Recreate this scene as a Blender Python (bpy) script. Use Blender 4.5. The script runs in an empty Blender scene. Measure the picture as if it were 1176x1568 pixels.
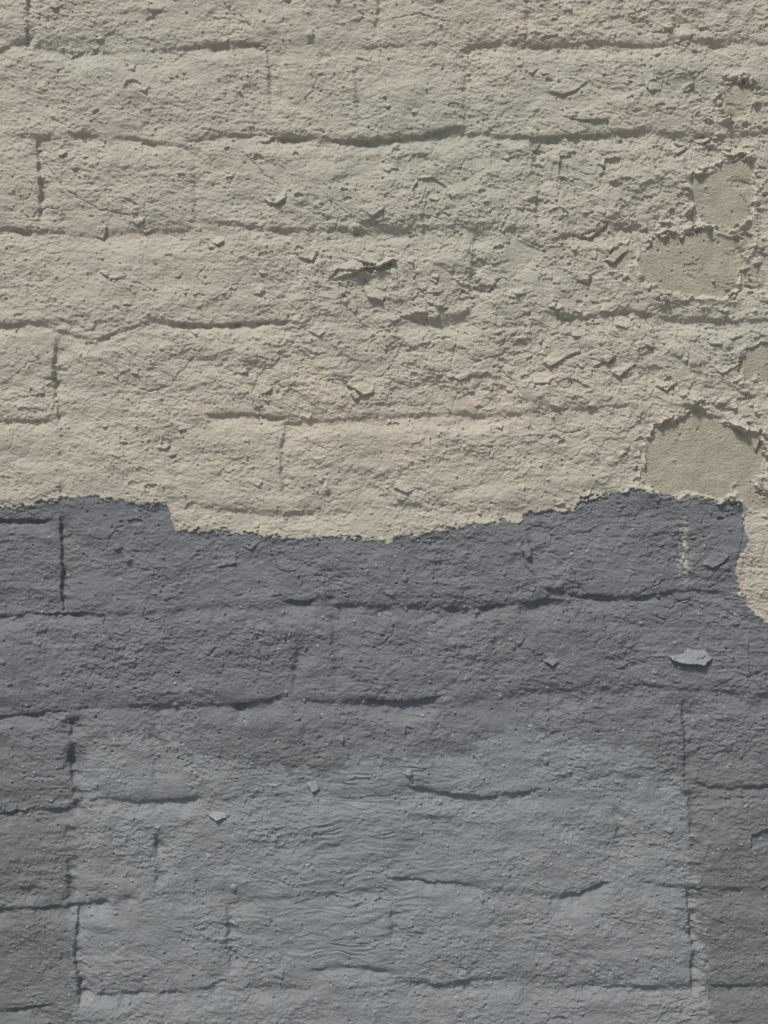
import bpy, math, numpy as np
rng=np.random.default_rng(7)
S=0.0005
ZC=1.35
f32=np.float32

# ------------------------------------------------------------------ grid
def axis(n,step=1.1,m=36,reach=3800,g=1.09):
    core=np.arange(-m,n+m+0.01,step)
    out=[];d=step;x=0
    while x<reach:
        d=min(d*g,60);x+=d;out.append(x)
    out=np.array(out)
    return np.concatenate([core[0]-out[::-1],core,core[-1]+out]).astype(f32)
xs=axis(1176,reach=4500); ys=axis(1568,reach=1850)
X,Y=np.meshgrid(xs,ys)
H=np.zeros_like(X)

def perlin(x,y,seed):
    r=np.random.default_rng(seed)
    p=r.permutation(256).astype(np.int32)
    a=r.random(256)*2*np.pi
    gx=np.cos(a).astype(f32);gy=np.sin(a).astype(f32)
    xf=np.floor(x);yf=np.floor(y)
    xi=xf.astype(np.int32);yi=yf.astype(np.int32)
    fx=(x-xf).astype(f32);fy=(y-yf).astype(f32)
    u=fx*fx*fx*(fx*(fx*6-15)+10);v=fy*fy*fy*(fy*(fy*6-15)+10)
    x0=p[xi&255];x1=p[(xi+1)&255]
    def g(px,yy,dx,dy):
        h=p[(px+yy)&255];return gx[h]*dx+gy[h]*dy
    n00=g(x0,yi,fx,fy);n10=g(x1,yi,fx-1,fy)
    n01=g(x0,yi+1,fx,fy-1);n11=g(x1,yi+1,fx-1,fy-1)
    a0=n00+u*(n10-n00);a1=n01+u*(n11-n01)
    return (a0+v*(a1-a0))*f32(1.45)
def N(sx,sy,seed,x=None,y=None):
    x=X if x is None else x; y=Y if y is None else y
    c=math.cos(seed*1.7)*.25
    return perlin(x/sx+c*y/sy+seed*3.17,y/sy-c*x/sx*.5+seed*7.31,seed)
def fbm(sx,sy,seed,o=3,x=None,y=None):
    t=0;a=1
    for i in range(o):
        t=t+a*N(sx/2**i,sy/2**i,seed+i*11,x,y);a*=.5
    return t
def ss(a,b,x):
    t=np.clip((x-a)/(b-a),0,1);return t*t*(3-2*t)
def blob(cx,cy,rx,ry):
    return np.exp(-(((xs-cx)/rx)**2))[None,:]*np.exp(-(((ys-cy)/ry)**2))[:,None]
def win(x0,x1,y0,y1):
    i0,i1=np.searchsorted(xs,[x0,x1]);j0,j1=np.searchsorted(ys,[y0,y1])
    return (slice(j0,j1),slice(i0,i1))

WX=fbm(45,45,5,3)*6; WY=fbm(45,45,8,3)*6
WX2=N(7,7,31)*1.6; WY2=N(7,7,33)*1.6
WM=N(70,50,41)*4

# ------------------------------------------------------------------ colour regions
bnd=np.array([(-6000,790),(0,778),(40,775),(75,766),(100,762),(150,760),(190,768),(238,773),(256,768),(262,797),(275,810),(290,816),(340,812),(380,815),(410,822),(480,825),(530,822),(560,825),(590,829),(620,820),(680,812),(720,805),(760,800),(800,798),(803,786),(830,785),(880,778),(900,765),(960,752),(1000,752),(1030,762),(1080,765),(1120,770),(1138,772),(1142,800),(1144,830),(1131,862),(1127,905),(1140,915),(1152,935),(1165,950),(1200,957),(6000,960)],float)
def pip(px,py,poly):
    ins=np.zeros(px.shape,bool);n=len(poly)
    for i in range(n):
        x1,y1=poly[i];x2,y2=poly[(i+1)%n]
        if y1==y2: continue
        c=((y1>py)!=(y2>py))&(px<(x2-x1)*(py-y1)/(y2-y1)+x1)
        ins^=c
    return ins
def segdist(px,py,poly,closed=True):
    d=np.full(px.shape,1e9,f32);n=len(poly)
    for i in range(n if closed else n-1):
        x1,y1=poly[i];x2,y2=poly[(i+1)%n]
        dx,dy=x2-x1,y2-y1;L=dx*dx+dy*dy+1e-9
        t=np.clip(((px-x1)*dx+(py-y1)*dy)/L,0,1)
        d=np.minimum(d,(px-x1-t*dx)**2+(py-y1-t*dy)**2)
    return np.sqrt(d)
def sdf(px,py,poly):
    d=segdist(px,py,poly)
    return np.where(pip(px,py,poly),-d,d)
rag=N(26,18,101)*6+N(9,8,102)*6+N(4,4,103)*4
rx=N(26,26,104)*4+N(8,8,105)*4.5
gp=[tuple(p) for p in bnd]+[(6000,6000),(-6000,6000)]
sg=np.where(Y>850,-80.,80.).astype(f32)
s=win(-9000,9000,690,1030)
sg[s]=sdf(X[s]+rx[s],Y[s]+rag[s],gp)
GREY=ss(1.2,-1.2,sg)
lt=[(118,1185),(150,1132),(200,1118),(250,1130),(300,1158),(340,1160),(400,1175),(480,1185),(520,1192),(545,1165),(600,1167),(700,1160),(735,1140),(780,1112),(840,1120),(900,1142),(960,1145),(1020,1165),(1045,1200),(1060,1280),(1075,1400),(1085,1520),(1090,1700),(1060,4000),(120,4000),(112,1568),(105,1400),(118,1290)]
sl=np.full_like(X,99)
s=win(-200,1500,1040,9000)
sl[s]=sdf(X[s]+rx[s]*1.8+WX[s]*1.3,Y[s]+rag[s]*1.7+WY[s]*1.3,lt)
LIGHT=ss(3,-5,sl+N(16,12,106)*9+N(6,5,107)*7)
# ------------------------------------------------------------------ brick joints
def hs(pts,depth,w=9,broad=0.8,fade=22):
    p=np.array(pts,float);w=w*1.55;broad=broad*1.7
    x0,x1=p[0,0],p[-1,0]
    s=win(x0-fade,x1+fade,p[:,1].min()-80,p[:,1].max()+100)
    xx,yy=X[s],Y[s]
    if xx.size==0:return
    yl=np.interp(xx,p[:,0],p[:,1])
    d=yy-yl+WY[s]*.15+WM[s]*.3+WY2[s]*.8+N(16,40,int(x0*3+p[0,1])%997+1200,xx,yy)*1.8
    m=ss(x0-fade,x0+fade*.6,xx)*ss(x1+fade,x1-fade*.6,xx)
    n=N(38,60,int(x0+p[0,1]*5)%997+2300,xx,yy)+.4*N(12,20,int(x0+p[0,1]*5)%997+2400,xx,yy)
    m=m*np.clip(0.85+.7*n,.1,1.4)
    e=1.4+max(0,5.2-depth)*1.5+2.0*(n<0)*np.abs(n)*4
    f=ss(-e-.6,.8+e*.3,d)*np.exp(-(np.maximum(d,0)/w)**1.4)
    H[s]-=(m*(depth*.92*f+broad*np.exp(-((d-3)/17)**2))).astype(f32)
    H[s]+=(m*depth*.2*np.exp(-((d+7)/7)**2)).astype(f32)
    H[s]+=(m*depth*.15*np.exp(-((d-w*1.8)/8)**2)).astype(f32)
def vs(pts,depth,w=7,broad=0.7,fade=18,side=1):
    p=np.array(pts,float);w=w*1.6;broad=broad*2.2;depth=depth*1.3
    y0,y1=p[0,1],p[-1,1]
    s=win(p[:,0].min()-60,p[:,0].max()+60,y0-fade,y1+fade)
    xx,yy=X[s],Y[s]
    if xx.size==0:return
    xl=np.interp(yy,p[:,1],p[:,0])
    d=(xx-xl)*side+WX[s]*.25+WM[s]*.4+WX2[s]*1.1+N(30,14,int(y0*3+p[0,0])%997+3400,xx,yy)*2.4
    m=ss(y0-fade,y0+fade*.6,yy)*ss(y1+fade,y1-fade*.6,yy)
    n=N(60,30,int(y0+p[0,0]*5)%997+4500,xx,yy)+.5*N(20,11,int(y0+p[0,0]*5)%997+4600,xx,yy)
    m=m*np.clip(0.85+.65*n,.1,1.4)
    e=1.0+max(0,6-depth)*1.2
    f=ss(-e-1,1+e*.4,d)*np.exp(-(np.maximum(d,0)/w)**1.4)
    H[s]-=(m*(depth*f+broad*np.exp(-((d-3)/14)**2))).astype(f32)
    H[s]+=(m*depth*.15*np.exp(-((d+6)/6)**2)).astype(f32)

# row ~70
hs([(-60,80),(0,76),(38,64)],5,10); hs([(50,72),(120,82),(230,80),(330,70)],2.4,12)
hs([(325,69),(370,67),(412,69)],5.5,9,fade=10); hs([(420,80),(480,86),(560,70)],1.8,10)
hs([(560,74),(640,66),(720,70),(800,66)],2.8,10); hs([(800,72),(900,66),(1000,72),(1060,64)],3.6,9); hs([(1060,62),(1176,68),(1240,66)],3.0,9)
# row ~212
hs([(60,212),(110,206),(200,214),(295,228)],3.4,11); hs([(290,216),(350,208),(430,207)],4.0,9)
hs([(430,210),(500,214),(560,216),(620,212),(660,203),(700,194)],7,9); hs([(690,204),(760,208),(825,214)],3.4,9)
hs([(830,212),(900,208),(985,200)],5.6,9); hs([(985,200),(1060,212),(1110,210),(1176,205)],2.4,9)
# row ~355
hs([(-60,350),(0,352),(45,353)],6,8,fade=8); hs([(40,356),(120,358)],3.2,9); hs([(120,362),(290,352)],1.4,12)
hs([(290,338),(340,342),(420,354),(540,352)],3,9); hs([(555,356),(660,350),(800,352)],2.2,12)
hs([(862,362),(890,360),(918,352)],6,9,fade=10); hs([(930,345),(1000,350)],3,8)
# row ~497
hs([(-60,494),(0,496),(65,496)],6.5,8); hs([(60,497),(105,512),(140,524),(190,508),(235,490)],3.4,8)
hs([(240,494),(300,498),(360,496),(440,492)],7,8); hs([(240,518),(330,520),(440,508)],2.2,8)
hs([(600,486),(660,492),(715,480),(735,462)],3.2,10); hs([(820,480),(900,486),(960,478),(1050,492)],3.6,8); hs([(1050,488),(1120,494),(1240,488)],3.6,8)
# row ~640
hs([(-60,646),(0,645),(78,644)],4.4,9); hs([(315,636),(370,634),(432,638)],5.2,8); hs([(432,650),(560,640),(700,636),(800,636)],3.4,9)
hs([(800,618),(880,628),(960,624)],2.4,10)
# row ~790
hs([(-60,796),(0,794),(76,797)],6.5,8); hs([(300,775),(420,790),(540,786)],2.0,10); hs([(600,774),(690,772)],3.0,9); hs([(690,752),(760,740)],2,8)
# grey ~935
hs([(-60,942),(0,943),(125,938)],5.4,9); hs([(125,944),(230,940),(350,926)],2.4,14); hs([(438,920),(470,922),(508,914)],6,8,fade=10)
hs([(512,928),(600,930),(710,930)],3.6,20,2); hs([(700,932),(780,926),(865,918)],5,26,3); hs([(840,902),(880,912),(960,916),(1022,908)],6.2,10)
hs([(1030,905),(1110,908)],3.4,8)
# ~1080
hs([(-60,1094),(0,1096),(92,1090)],6,9); hs([(95,1088),(200,1084),(370,1080)],2.6,12); hs([(364,1078),(400,1075),(438,1066)],6.5,13,1.4,fade=12)
hs([(455,1072),(520,1078),(570,1072)],3.0,9); hs([(565,1072),(620,1076),(668,1068)],6.5,12,1.2,fade=12); hs([(668,1062),(700,1044)],3,12,fade=10)
hs([(700,1070),(850,1062),(1000,1050)],1.4,12); hs([(1000,1052),(1100,1060),(1240,1072)],2.8,11)
# ~1230
hs([(-60,1248),(0,1246),(118,1238)],5,10); hs([(160,1222),(210,1230),(300,1222)],4.4,10); hs([(440,1200),(560,1196)],2.0,9)
hs([(628,1204),(690,1216),(740,1222),(820,1210)],6,13,1.4); hs([(850,1192),(950,1190),(1040,1200)],1.8,10); hs([(1060,1198),(1110,1208),(1240,1206)],3.6,9)
# ~1380
hs([(-60,1394),(0,1392),(70,1390),(155,1382)],5.4,12,1.6); hs([(-60,1366),(60,1362)],2.4,8); hs([(150,1380),(205,1376)],4.0,15,1.8,fade=14)
hs([(350,1382),(480,1375),(590,1360)],1.8,12); hs([(608,1344),(650,1350),(712,1354)],5.4,9); hs([(712,1356),(850,1372)],2,10)
hs([(850,1376),(890,1368),(925,1352)],5.2,14,1.8,fade=16); hs([(985,1350),(1050,1362),(1140,1362)],3.4,9)
# ~1515
hs([(-60,1550),(0,1548),(80,1538)],5,10); hs([(125,1520),(170,1524),(215,1520)],4.6,10); hs([(215,1524),(300,1518),(340,1504)],3.6,15,1.4)
hs([(480,1486),(540,1482),(610,1490)],3.2,9); hs([(380,1512),(470,1516)],2,9); hs([(632,1504),(680,1510),(720,1500)],6.6,11); hs([(725,1500),(850,1508),(950,1512)],2.4,10); hs([(950,1514),(1060,1512),(1240,1508)],3.2,9)
# verticals
vs([(42,-60),(45,0),(40,64)],4.4); vs([(410,78),(414,160)],3); vs([(428,80),(430,150)],1.6); vs([(575,-50),(580,0),(574,52)],3); vs([(545,95),(548,190)],2.2,12)
vs([(56,222),(62,270),(60,330)],5,9); vs([(296,240),(300,335)],2.0,12); vs([(818,222),(826,280),(820,335)],3.4,14,2.4)
vs([(84,532),(80,580),(88,640)],5.4,10,1); vs([(436,655),(430,700),(434,765)],3.0,11); vs([(92,800),(95,860),(94,930)],5.4,7); vs([(92,660),(94,760)],1,10)
vs([(108,1105),(106,1160),(112,1235)],4.2,20,3); vs([(100,1250),(104,1330),(104,1380)],2.8,14,1.8); vs([(118,1395),(114,1460),(120,1535)],4.6,12,1.6)
vs([(348,1395),(352,1480)],2.8,13,1.4); vs([(600,1395),(602,1480)],1.8,14,1.2); vs([(1046,1080),(1048,1190)],4,9); vs([(1058,1215),(1060,1345)],1.8,12,1); vs([(1052,1370),(1060,1440),(1058,1515)],4.4,12,1.8)
vs([(812,815),(820,900)],1.8,14,1); vs([(510,945),(512,1050)],1.8,14,1); vs([(725,365),(722,460)],2.4,16,1.4); vs([(712,85),(712,190)],2.2,14,1); vs([(1040,800),(1046,900)],1.6,10)
vs([(238,1285),(240,1345)],3.6,18,2.2); vs([(806,-40),(806,50)],2.4,10); vs([(440,365),(445,480)],1.2,14,1); vs([(262,655),(268,760)],1,10)
vs([(1030,-40),(1034,50)],2.0,9); vs([(760,950),(762,1040)],1,14,.8); vs([(942,1220),(948,1330)],2.4,14,1.6); vs([(232,1100),(236,1210)],1.2,14,.8); vs([(455,985),(450,1050)],2.4,14,1.4)
# shallow dip of every bed joint under the paint
for i,yr in enumerate([70,209,353,494,640,782,930,1080,1222,1372,1514]):
    s=win(-9000,9000,yr-75,yr+90)
    xx,yy=X[s],Y[s]
    d=yy-yr-N(140,300,900+i,xx,yy)*6+WY[s]*.3+WM[s]*.4
    mm=np.clip(.7+.8*N(110,400,930+i,xx,yy),0,1.3)
    H[s]-=(mm*(2.4*np.exp(-((d-4)/16)**2)+.7*ss(-6,3,d)*np.exp(-np.maximum(d,0)/18))).astype(f32)

# regular bond continuing outside the part that is in the photograph
edge=np.maximum.reduce([-X-40,X-1216,-Y-40,Y-1608])
outm=ss(0,40,edge)
row=np.floor((Y+WY*.3+76)/147.0); yl=(Y+WY*.3+76)-row*147.0
xo=np.where(row.astype(int)%2==0,0,380)
xl=np.mod(X+WX*.3+xo+330,760.0)
hj=np.exp(-((yl)/8)**2)+np.exp(-((yl-147)/5)**2)
vj=np.exp(-(np.minimum(xl,760-xl)/7)**2)
H-=(outm*3.4*np.maximum(hj,vj)*(.7+.4*N(90,60,77))).astype(f32)

# ------------------------------------------------------------------ masonry undulation and roughness
TOP=1-GREY
H+=fbm(170,120,201,2)*3.4
H+=fbm(60,42,205,2)*2.4
flk=np.clip(blob(1050,350,260,420)+blob(620,420,230,170)+.6*blob(880,560,260,120)+.5*blob(350,560,240,90)+.3,0,1)*TOP
rough=np.clip(.72+.55*N(130,100,301)+.4*N(50,45,302),.22,1.35)*(1-.25*flk)
Xw=X+WX*.25+WX2;Yw=Y+WY*.25+WY2
fine_fade=ss(260,20,edge)
n1=N(19,14,211,Xw,Yw);n2=np.abs(N(15,10,212,Xw,Yw));n2b=np.abs(N(9,6.5,216,Xw,Yw));n3=N(5.2,4.2,213);n4=N(2.7,2.6,214)
brush=np.clip(blob(560,1290,115,125)*1.3+blob(520,1430,100,80)+blob(620,1200,70,30),0,1)*ss(-.45,.1,N(40,22,303))
vbr=np.clip(blob(40,1010,60,150)+blob(60,1440,70,60),0,1)*.8
amp=rough*(1-.6*brush)*(1-.25*vbr)
tex=n1*1.45+(n2-.25)*1.5+(n2b-.25)*1.05+n3*.45+n4*.32
H+=(amp*tex*.9*(.2+.8*fine_fade)).astype(f32)
lump=N(15,9,221)+.5*N(6,5,222)+.25*N(3,3,223)
H+=(amp*1.0*ss(.16,.32,lump)*fine_fade).astype(f32)
H-=(amp*.7*ss(.3,.42,N(12,9,224)+.5*N(5,4,225))*fine_fade).astype(f32)
H+=((.22*n3+.2*n4)*fine_fade).astype(f32)
bw=Y+N(60,30,231)*10+N(25,14,232)*4
H+=(brush*(perlin(X/45,bw/6,233)*1.5+perlin(X/24,bw/3.4,234)*1.0)).astype(f32)
H+=(vbr*(perlin((X+N(30,60,235)*6)/3.6,Y/50,236)*1.0)).astype(f32)
H+=(ss(.1,.5,N(160,140,240))*perlin(X/40,bw/5,241)*.6*fine_fade).astype(f32)
def terr(sc,seed,lev,amt,mask):
    t=fbm(sc,sc*.75,seed,4)+.05*N(4,4,seed+5)
    for L in lev:
        H[...]+=(mask*amt*ss(L-.012,L+.012,t)*fine_fade).astype(f32)
terr(90,401,[-.25,.05,.3],1.4,flk)
terr(50,431,[-.1,.28],1.2,flk)
terr(95,461,[-.2,.22],.9,np.clip(GREY*(.4+blob(950,900,250,150)+.5*blob(400,1000,300,120)),0,1)*(1-LIGHT*.5))

# ------------------------------------------------------------------ polygons
PLAST=np.zeros_like(X); CHIPC=np.zeros_like(X)
def rpoly(cx,cy,rx_,ry_,n,jit=.35,r=rng):
    a=np.sort((np.arange(n)+r.uniform(-.35,.35,n))/n*2*np.pi)+r.uniform(0,6.28)
    q=1-r.uniform(0,jit*1.6,n)
    return [(cx+rx_*q[i]*math.cos(a[i]),cy+ry_*q[i]*math.sin(a[i])) for i in range(n)]
def jag(poly,seg=9,amt=4):
    out=[];n=len(poly)
    for i in range(n):
        a=np.array(poly[i],float);b=np.array(poly[(i+1)%n],float);L=np.linalg.norm(b-a);k=max(1,int(L/seg))
        nn=np.array([-(b-a)[1],(b-a)[0]])/(L+1e-6)
        for j in range(k):
            out.append(tuple(a+(b-a)*((j+rng.uniform(-.25,.25)*(j>0))/k)+nn*rng.uniform(-amt,amt)))
    return out
def local(poly,pad=16):
    p=np.array(poly);return win(p[:,0].min()-pad,p[:,0].max()+pad,p[:,1].min()-pad,p[:,1].max()+pad)
def ragged(s,poly,k):
    xx,yy=X[s],Y[s]
    ox=N(11,11,501,xx,yy)*2.5*k+N(4.5,4.5,503,xx,yy)*1.6*k
    oy=N(11,11,502,xx,yy)*2.5*k+N(4.5,4.5,504,xx,yy)*1.6*k
    return sdf(xx+ox,yy+oy,poly)
def peel(poly,depth=3.0,lip=1.6,k=.5,ja=7):
    s=local(poly,34);d=ragged(s,jag(jag(poly,26,ja),7,ja*.45),k)
    ins=ss(.7,-.7,d)
    base=H[s]
    loc=float(np.mean(base[d<0])) if (d<0).any() else 0
    fl=loc-depth+N(60,60,511)[s]*1.0+N(20,16,514)[s]*.6+n3[s]*.4+n4[s]*.42+N(2.2,2.2,512)[s]*.3
    fl=np.minimum(fl,base-depth*.35)
    d2=d-2-8*np.abs(N(18,18,515)[s]);coat=ss(.6,-.6,d2)*(1-ins)
    lipm=np.exp(-np.maximum(d2,0)/6.0)*(d2>-.7)*np.clip(.55+1.7*N(17,17,513)[s],0,2)
    H[s]=(base*(1-ins)+fl*ins-coat*depth*.45+(1-ins)*lipm*lip).astype(f32)
    PLAST[s]=np.maximum(PLAST[s],ins)
    CHIPC[s]=np.maximum(CHIPC[s],(1-ins)*ss(2.2,.6,np.abs(d2-.8))*.3)
def pit(poly,depth=1.3,lip=.7,k=.6):
    s=local(poly,14);d=ragged(s,poly,k);ins=ss(.6,-.6,d)
    H[s]+=(-depth*1.4*ins+1.3*lip*(1-ins)*np.exp(-np.maximum(d,0)/3)).astype(f32)
def flake(poly,lift=3.5,ang=90,base=.7,k=.3,col=0):
    s=local(poly,12);d=ragged(s,poly,k);ins=ss(.5,-.5,d)
    p=np.array(poly);c=p.mean(0);u=np.array([math.cos(math.radians(ang)),math.sin(math.radians(ang))])
    pr=(p-c)@u;t=((X[s]-c[0])*u[0]+(Y[s]-c[1])*u[1]-pr.min())/(pr.max()-pr.min()+1e-6)
    t=np.clip(t,0,1)
    H[s]+=(ins*(base+1.8*lift*t**1.6+.4*n2[s])).astype(f32)
    dd=np.exp(-(np.maximum(d,0)/4)**2)*(1-ins)*(t>.65)
    H[s]-=(dd*min(2.2,lift*.5)).astype(f32)
    rim=ins*ss(-2.4,-.8,d)*t*min(.35,lift*.12)
    CHIPC[s]=np.maximum(CHIPC[s],rim)
    if col: CHIPC[s]=np.maximum(CHIPC[s],ins*col)
def crack(pts,depth=1.6,w=.9):
    s=local(pts,10)
    xx=X[s]+N(9,9,521,X[s],Y[s])*2.5;yy=Y[s]+N(9,9,522,X[s],Y[s])*2.5
    d=segdist(xx,yy,pts,False)
    H[s]-=(depth*np.exp(-(d/w)**2)).astype(f32)

peel([(1045,637),(1062,630),(1102,638),(1128,655),(1156,668),(1170,702),(1158,738),(1135,750),(1100,768),(1060,760),(1020,754),(994,737),(990,702),(984,680),(1002,652)],4.4,4.2)
peel([(990,385),(1000,364),(1040,358),(1078,348),(1112,356),(1146,380),(1140,412),(1118,448),(1085,456),(1052,454),(1020,438),(990,422),(978,402)],3.2,3.4)
peel([(1056,274),(1090,264),(1118,248),(1138,236),(1154,258),(1150,300),(1152,335),(1112,352),(1080,344),(1068,318)],3.2,3.4)
peel([(1110,145),(1122,128),(1142,126),(1154,140),(1146,166),(1128,184),(1110,172)],2.4,2.4,.5,4)
peel([(1128,345),(1150,362),(1150,395),(1128,380)],1.8,2,.5,3)
peel([(1134,415),(1160,410),(1176,425),(1168,445),(1136,440)],1.8,2,.5,3)
peel([(928,402),(945,382),(966,374),(972,392),(955,412),(938,412)],1.8,2.4,.5,3)
peel([(1130,560),(1142,536),(1168,528),(1200,540),(1200,590),(1172,592),(1160,575),(1138,585)],2.4,2.8,.5,4)
peel([(1128,752),(1150,740),(1176,762),(1176,780),(1146,778)],1.8,1.8,.5,3)
for (cx,cy,r0,r1) in [(1075,698,92,68),(1062,404,82,56),(1108,300,52,54),(1130,155,26,30)]:
    for i in range(24):
        a=rng.uniform(0,6.28);q=rng.uniform(1.02,1.4)
        x,y=cx+r0*q*math.cos(a),cy+r1*q*math.sin(a)
        if y>755 or x>1190: continue
        P=rpoly(x,y,rng.uniform(7,17),rng.uniform(5,11),rng.integers(4,7))
        (flake(P,rng.uniform(1.5,3.5),math.degrees(math.atan2(cy-y,cx-x))+rng.uniform(-30,30),.3) if rng.random()<.6 else pit(P,rng.uniform(1,1.8),1.1,.5))
pit([(632,292),(640,276),(662,272),(684,286),(676,306),(650,319),(636,312)],1.6,1.6,.5)
pit([(854,268),(858,240),(874,238),(878,262),(866,272)],2.0,1.4,.5)
pit([(922,262),(926,244),(950,242),(948,256),(934,258)],2.2,1.4,.5)
pit([(1108,572),(1128,560),(1138,540),(1136,575),(1118,586)],2.0,1.2,.5)
pit([(500,432),(520,412),(560,418),(598,402),(600,425),(590,462),(566,450),(540,430)],2.4,1,.8)
flake([(506,428),(528,404),(556,400),(563,409),(540,420)],3.6,60)
flake([(563,410),(556,388),(580,404),(592,394),(606,398),(580,410)],4.4,70)
pit([(554,403),(576,406),(570,420),(560,416)],6,0,.2)
flake([(553,430),(572,440),(592,452),(586,462),(562,456)],3,110)
flake([(530,590),(546,575),(575,585),(570,602),(556,606),(545,596)],4,110); flake([(536,602),(550,592),(556,606),(544,612)],3,150)
flake([(404,304),(420,310),(440,288),(437,306),(424,314),(412,312)],3.6,80)
flake([(242,686),(247,664),(252,660),(260,682),(256,688)],1.5,60,1.2); pit([(246,682),(250,667),(256,681)],1.2,0,.2)
flake([(832,555),(850,536),(884,522),(888,538),(868,546),(842,562)],3.0,70)
flake([(888,546),(918,532),(942,545),(930,556),(905,548)],3.0,60)
flake([(935,570),(955,556),(975,556),(962,566),(948,578)],3.2,80)
flake([(1000,586),(1018,580),(1030,590),(1020,600)],3.2,70); flake([(1060,618),(1076,606),(1078,614)],3,90)
flake([(1110,640),(1130,632),(1146,655),(1140,664),(1118,650)],4.5,80); flake([(1146,668),(1156,650),(1162,672),(1158,692)],3.5,0)
flake([(878,352),(900,336),(928,345),(905,364),(884,362)],3.0,60)
flake([(876,425),(884,412),(905,420),(900,434)],3,60); flake([(728,440),(740,420),(760,432),(748,446)],2,60)
flake([(926,398),(958,372),(962,382),(938,404)],3,70)
flake([(860,178),(895,158),(925,166),(930,184),(890,186)],2.0,80); flake([(840,140),(872,118),(900,124),(880,140),(862,146)],1.8,80)
flake([(550,320),(575,310),(590,320),(570,334)],1.4,60)
flake([(1024,1004),(1046,1002),(1052,994),(1078,996),(1090,1006),(1078,1018),(1044,1016),(1030,1012)],4.0,95,2.2,.6,.4)
flake([(320,1249),(326,1243),(345,1244),(346,1251),(332,1256)],3,100,2,.3,.3)
flake([(470,1200),(484,1196),(490,1208),(478,1214)],3,100,1,.3,.25)
flake([(832,1012),(846,1004),(856,1012),(846,1020)],3,100,1,.3,.2)
pit([(816,1004),(832,1000),(838,1010),(824,1020)],1.5,.6,.3)
pit([(620,1128),(622,1112),(634,1116),(630,1132)],1.6,.8,.2)
pit([(1148,1300),(1152,1278),(1180,1268),(1180,1290)],2.2,1,.5)
flake([(332,868),(345,848),(360,846),(362,862),(346,866)],2,60); flake([(1075,862),(1094,846),(1116,850),(1108,860),(1090,870)],2.6,70)
flake([(800,840),(808,830),(815,850),(806,856)],2,60)
pit([(1028,1046),(1044,1044),(1042,1052)],1.2,.6,.2); flake([(370,835),(385,826),(398,830),(384,842)],1.6,80)
def dens(x,y):
    d=.22
    d+=1.0*math.exp(-((x-1040)/190)**2-((y-330)/300)**2)
    d+=.9*math.exp(-((x-640)/200)**2-((y-430)/150)**2)
    d+=.8*math.exp(-((x-900)/160)**2-((y-560)/70)**2)
    if y>800:
        d=.12+.5*math.exp(-((x-940)/200)**2-((y-960)/110)**2)
        if y>1200:d=.08
    return d
cnt=0
while cnt<620:
    x,y=rng.uniform(-10,1186),rng.uniform(-10,1578)
    if rng.random()>dens(x,y):continue
    if PLAST[np.searchsorted(ys,y),np.searchsorted(xs,x)]>.1:continue
    cnt+=1
    r=rng.uniform(3.5,9.5)*(1+.9*(rng.random()<.3))*(1 if y<800 else .75);n=rng.integers(4,8)
    P=rpoly(x,y,r*1.25,r*.85,n)
    k=rng.random();lf=1 if y<800 else .5
    if k<.45: flake(P,rng.uniform(.7,2.8)*lf,rng.uniform(30,130),.3,.35)
    elif k<.84: pit(P,rng.uniform(.6,1.9)*lf,rng.uniform(.3,1.2)*lf,.55)
    else:
        a=rng.uniform(0,6.28);q=[(x,y)]
        for i in range(6):
            a+=rng.uniform(-.9,.9);q.append((q[-1][0]+9*math.cos(a),q[-1][1]+9*math.sin(a)))
        crack(q,rng.uniform(1.2,2.4))
for q in ([(376,236),(392,252),(404,268),(418,276),(430,288)],[(1106,560),(1130,556),(1134,536)],[(1120,586),(1128,600),(1150,608)],
          [(190,585),(230,600),(262,590),(285,560),(300,545)],[(240,592),(250,620),(262,640)],[(500,300),(520,330),(514,350)],
          [(600,30),(640,22),(690,34)],[(700,520),(690,560),(700,600),(690,640)],[(760,560),(790,590),(800,622)],[(620,520),(600,560),(580,580)],
          [(60,240),(100,290),(150,320),(200,330)],[(800,830),(806,870),(830,890)],[(1136,300),(1150,330),(1160,352)],[(985,300),(1010,330),(1000,350)],[(1142,790),(1136,830),(1128,868)]):
    crack(q,2.2,.9)
def grain(x,y,r,h,c=0):
    s=win(x-r*3,x+r*3,y-r*3,y+r*3)
    if X[s].size==0:return
    a=rng.uniform(.75,1.3)
    d=np.sqrt(((X[s]-x)/a)**2+((Y[s]-y)*a)**2)/r
    g=ss(1.25,.45,d)
    H[s]+=(h*g).astype(f32)
    if c: CHIPC[s]=np.maximum(CHIPC[s],g*c)
for i in range(3200):
    x,y=rng.uniform(-30,1206),rng.uniform(-30,1598)
    r=rng.uniform(1.2,2.6)
    grain(x,y,r,rng.uniform(.8,2.7)*(1 if rng.random()<.6 else -1.2),(.6 if y>800 and rng.random()<.3 else 0))
for (x,y,r,h) in [(476,54,6,5),(474,66,3,-3),(545,350,9,4),(546,356,5,-6),(180,838,6,4),(196,858,5,3.5),(1140,600,5,4),(626,1184,6,5),(524,1132,5,4),(500,748,5,3),(504,756,3,-3),
                  (1076,210,4,-4),(1100,206,4,3),(358,1360,6,4),(738,1376,4,4),(1008,912,4,4),(836,1166,5,4),(1022,42,6,4),(60,232,4,-4),(82,942,5,4),(268,1080,4,3),(620,886,5,4),(856,896,6,4),(1046,16,4,3),(585,826,5,3.5),(400,70,5,2)]:
    grain(x,y,r,h)
H+=(.8*TOP).astype(f32)+(.7*np.exp(-((sg-2.5)/3)**2)).astype(f32)
H+=(.6*LIGHT).astype(f32)

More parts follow.
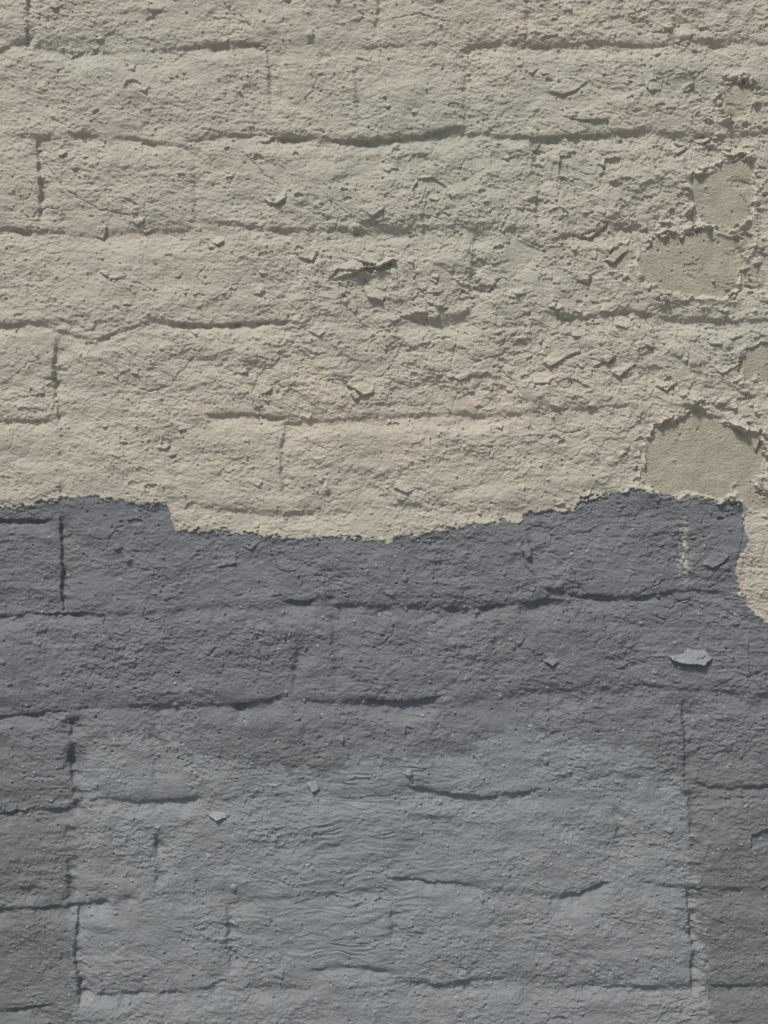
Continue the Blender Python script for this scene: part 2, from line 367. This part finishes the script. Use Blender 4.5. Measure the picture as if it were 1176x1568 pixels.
# ------------------------------------------------------------------ mesh
ny,nx=X.shape
co=np.empty((ny*nx,3),f32)
co[:,0]=((X-588)*S).ravel();co[:,1]=(-H*S).ravel();co[:,2]=((784-Y)*S+ZC).ravel()
idx=np.arange(ny*nx,dtype=np.int32).reshape(ny,nx)
q=np.stack([idx[:-1,:-1],idx[1:,:-1],idx[1:,1:],idx[:-1,1:]],-1).reshape(-1,4)
me=bpy.data.meshes.new("brick_wall")
me.vertices.add(len(co));me.vertices.foreach_set("co",co.ravel())
me.loops.add(q.size);me.loops.foreach_set("vertex_index",q.ravel())
me.polygons.add(len(q));me.polygons.foreach_set("loop_start",np.arange(0,q.size,4,dtype=np.int32))
me.update(calc_edges=True)
me.polygons.foreach_set("use_smooth",np.ones(len(q),bool))
def attr(name,a,b,c,d):
    at=me.attributes.new(name,'FLOAT_COLOR','POINT')
    v=np.stack([np.broadcast_to(t,X.shape) for t in (a,b,c,d)],-1).astype(f32)
    at.data.foreach_set("color",v.ravel())
green=np.clip(blob(150,90,120,60)*.6+blob(640,250,230,100)*.6+blob(780,190,200,130)*.4+blob(1080,110,90,60)*.4+blob(720,400,200,90)*.35+blob(1120,520,90,60)*.5+.3*N(120,80,601)+.25*N(40,30,602)+.25,0,1)
pink=np.clip(blob(600,640,420,90)*.9+blob(880,30,330,50)*.6+blob(30,260,60,60)*.4+.4*N(130,90,611)+.2*N(30,24,612),0,1)
blue=np.clip(blob(560,1290,160,150)*.9+blob(850,1200,180,80)*.4+.3*N(90,70,621),0,1)
spots=np.clip(blob(1046,840,8,38)*1.3+blob(1048,878,7,12),0,1)*ss(-.1,.2,N(7,7,630)+.5*N(3,3,631))
attr("mask_a",GREY,LIGHT,PLAST,CHIPC)
attr("mask_b",green,pink,blue,spots)
wall=bpy.data.objects.new("brick_wall",me);bpy.context.scene.collection.objects.link(wall)

# ------------------------------------------------------------------ material
def lin(r,g,b,k=1.0):
    f=lambda c:((c/255+.055)/1.055)**2.4 if c>10 else c/255/12.92
    return (f(r)*k,f(g)*k,f(b)*k,1)
K=1.15
mat=bpy.data.materials.new("painted_masonry");mat.use_nodes=True
nt=mat.node_tree;nd=nt.nodes;lk=nt.links
bs=nd["Principled BSDF"]
def A(name):
    n=nd.new("ShaderNodeAttribute");n.attribute_name=name
    s=nd.new("ShaderNodeSeparateColor");lk.new(n.outputs["Color"],s.inputs[0])
    return s.outputs[0],s.outputs[1],s.outputs[2],n.outputs["Alpha"]
gG,gL,gP,gC=A("mask_a");gGr,gPk,gBl,gS=A("mask_b")
tc=nd.new("ShaderNodeTexCoord")
def noise(scale,detail=4,rough=.6):
    n=nd.new("ShaderNodeTexNoise");n.inputs["Scale"].default_value=scale;n.inputs["Detail"].default_value=detail;n.inputs["Roughness"].default_value=rough
    lk.new(tc.outputs["Object"],n.inputs["Vector"]);return n.outputs["Fac"]
def mr(v,a,b,c=0,d=1):
    n=nd.new("ShaderNodeMapRange");n.inputs[1].default_value=a;n.inputs[2].default_value=b;n.inputs[3].default_value=c;n.inputs[4].default_value=d
    lk.new(v,n.inputs[0]);return n.outputs[0]
def mul(a,b):
    n=nd.new("ShaderNodeMath");n.operation='MULTIPLY'
    lk.new(a,n.inputs[0])
    if isinstance(b,(int,float)):n.inputs[1].default_value=b
    else:lk.new(b,n.inputs[1])
    return n.outputs[0]
def mix(f,a,b,t='MIX'):
    n=nd.new("ShaderNodeMix");n.data_type='RGBA';n.blend_type=t
    if isinstance(f,(int,float)):n.inputs[0].default_value=f
    else:lk.new(f,n.inputs[0])
    for v,i in ((a,6),(b,7)):
        if isinstance(v,tuple):n.inputs[i].default_value=v
        else:lk.new(v,n.inputs[i])
    return n.outputs[2]
beige=mix(gGr,lin(173,165,150,K),lin(165,163,148,K))
beige=mix(mul(gPk,.7),beige,lin(182,169,153,K))
beige=mix(mr(noise(28,5),.45,.7,0,.4),beige,lin(156,150,136,K))
beige=mix(mr(noise(160,4,.7),.52,.75,0,.35),beige,lin(194,187,171,K))
grey=mix(mr(noise(14,4),.35,.7),lin(105,106,108,K),lin(115,116,118,K))
lgrey=mix(gBl,lin(129,131,132,K),lin(125,131,135,K))
grey=mix(mul(gL,mr(noise(40,5),.25,.6,.65,1)),grey,lgrey)
sep=nd.new("ShaderNodeSeparateXYZ");lk.new(tc.outputs["Object"],sep.inputs[0])
low=mr(sep.outputs[2],ZC-.16,ZC-.36)
inv=nd.new("ShaderNodeMath");inv.operation='SUBTRACT';inv.inputs[0].default_value=1;lk.new(gL,inv.inputs[1])
grey=mix(mul(mul(low,inv.outputs[0]),.6),grey,lin(106,109,106,K))
grey=mix(mr(noise(120,4,.7),.52,.75,0,.35),grey,lin(142,144,146,K))
col=mix(gG,beige,grey)
plast=mix(mr(noise(60,6,.7),.3,.7),lin(146,140,123,K),lin(172,165,147,K))
plast=mix(mr(noise(700,2,.6),.6,.75,0,.6),plast,lin(120,112,98,K))
col=mix(gP,col,plast)
col=mix(gC,col,mix(gG,lin(206,199,184,K),lin(168,170,172,K)))
col=mix(gS,col,lin(165,163,148,K))
col=mix(mr(noise(420,3,.7),.64,.72,0,.5),col,lin(86,82,74,K))
bs.inputs["Roughness"].default_value=.58
bs.inputs["Specular IOR Level"].default_value=.38
lk.new(col,bs.inputs["Base Color"])
bp=nd.new("ShaderNodeBump");bp.inputs["Strength"].default_value=.9;bp.inputs["Distance"].default_value=.0008
lk.new(noise(850,4,.7),bp.inputs["Height"]);lk.new(bp.outputs[0],bs.inputs["Normal"])
me.materials.append(mat)

# ------------------------------------------------------------------ ground in front of the wall
g=bpy.data.meshes.new("pavement")
g.from_pydata([(-40,-40,0),(40,-40,0),(40,.1,0),(-40,.1,0)],[],[(0,1,2,3)])
go=bpy.data.objects.new("pavement",g);bpy.context.scene.collection.objects.link(go)
gm=bpy.data.materials.new("concrete");gm.use_nodes=True
n=gm.node_tree.nodes.new("ShaderNodeTexNoise");n.inputs["Scale"].default_value=3;n.inputs["Detail"].default_value=8
r=gm.node_tree.nodes.new("ShaderNodeValToRGB");r.color_ramp.elements[0].color=(.2,.2,.19,1);r.color_ramp.elements[1].color=(.32,.31,.29,1)
gm.node_tree.links.new(n.outputs[0],r.inputs[0]);gm.node_tree.links.new(r.outputs[0],gm.node_tree.nodes["Principled BSDF"].inputs["Base Color"])
gm.node_tree.nodes["Principled BSDF"].inputs["Roughness"].default_value=.9
g.materials.append(gm)

# ------------------------------------------------------------------ light
from mathutils import Vector
dirv=Vector((-.34,-.62,1.0)).normalized()
elev=math.asin(dirv.z);az=math.atan2(dirv.x,dirv.y)
sc=bpy.context.scene
w=bpy.data.worlds.new("World");sc.world=w;w.use_nodes=True
sky=w.node_tree.nodes.new("ShaderNodeTexSky");sky.sky_type='NISHITA';sky.sun_disc=False;sky.sun_elevation=elev;sky.sun_rotation=az
bg=w.node_tree.nodes["Background"];w.node_tree.links.new(sky.outputs[0],bg.inputs[0]);bg.inputs[1].default_value=.085
sd=bpy.data.lights.new("sun",'SUN');sd.energy=3.3;sd.angle=math.radians(10);sd.color=(1,.95,.88)
so=bpy.data.objects.new("sun",sd);sc.collection.objects.link(so)
so.rotation_euler=dirv.to_track_quat('Z','Y').to_euler();so.location=(-1,-3,4)
# ------------------------------------------------------------------ camera
cd=bpy.data.cameras.new("camera");cd.sensor_fit='VERTICAL';cd.sensor_height=24
D=.95;cd.lens=D*24/(1568*S);cd.clip_start=.01;cd.clip_end=200
cam=bpy.data.objects.new("camera",cd);sc.collection.objects.link(cam)
cam.location=(0,-D,ZC);cam.rotation_euler=(math.radians(90),0,0);sc.camera=cam
sc.view_settings.view_transform='Standard';sc.view_settings.look='None';sc.view_settings.exposure=0
print("VERTS",len(co))
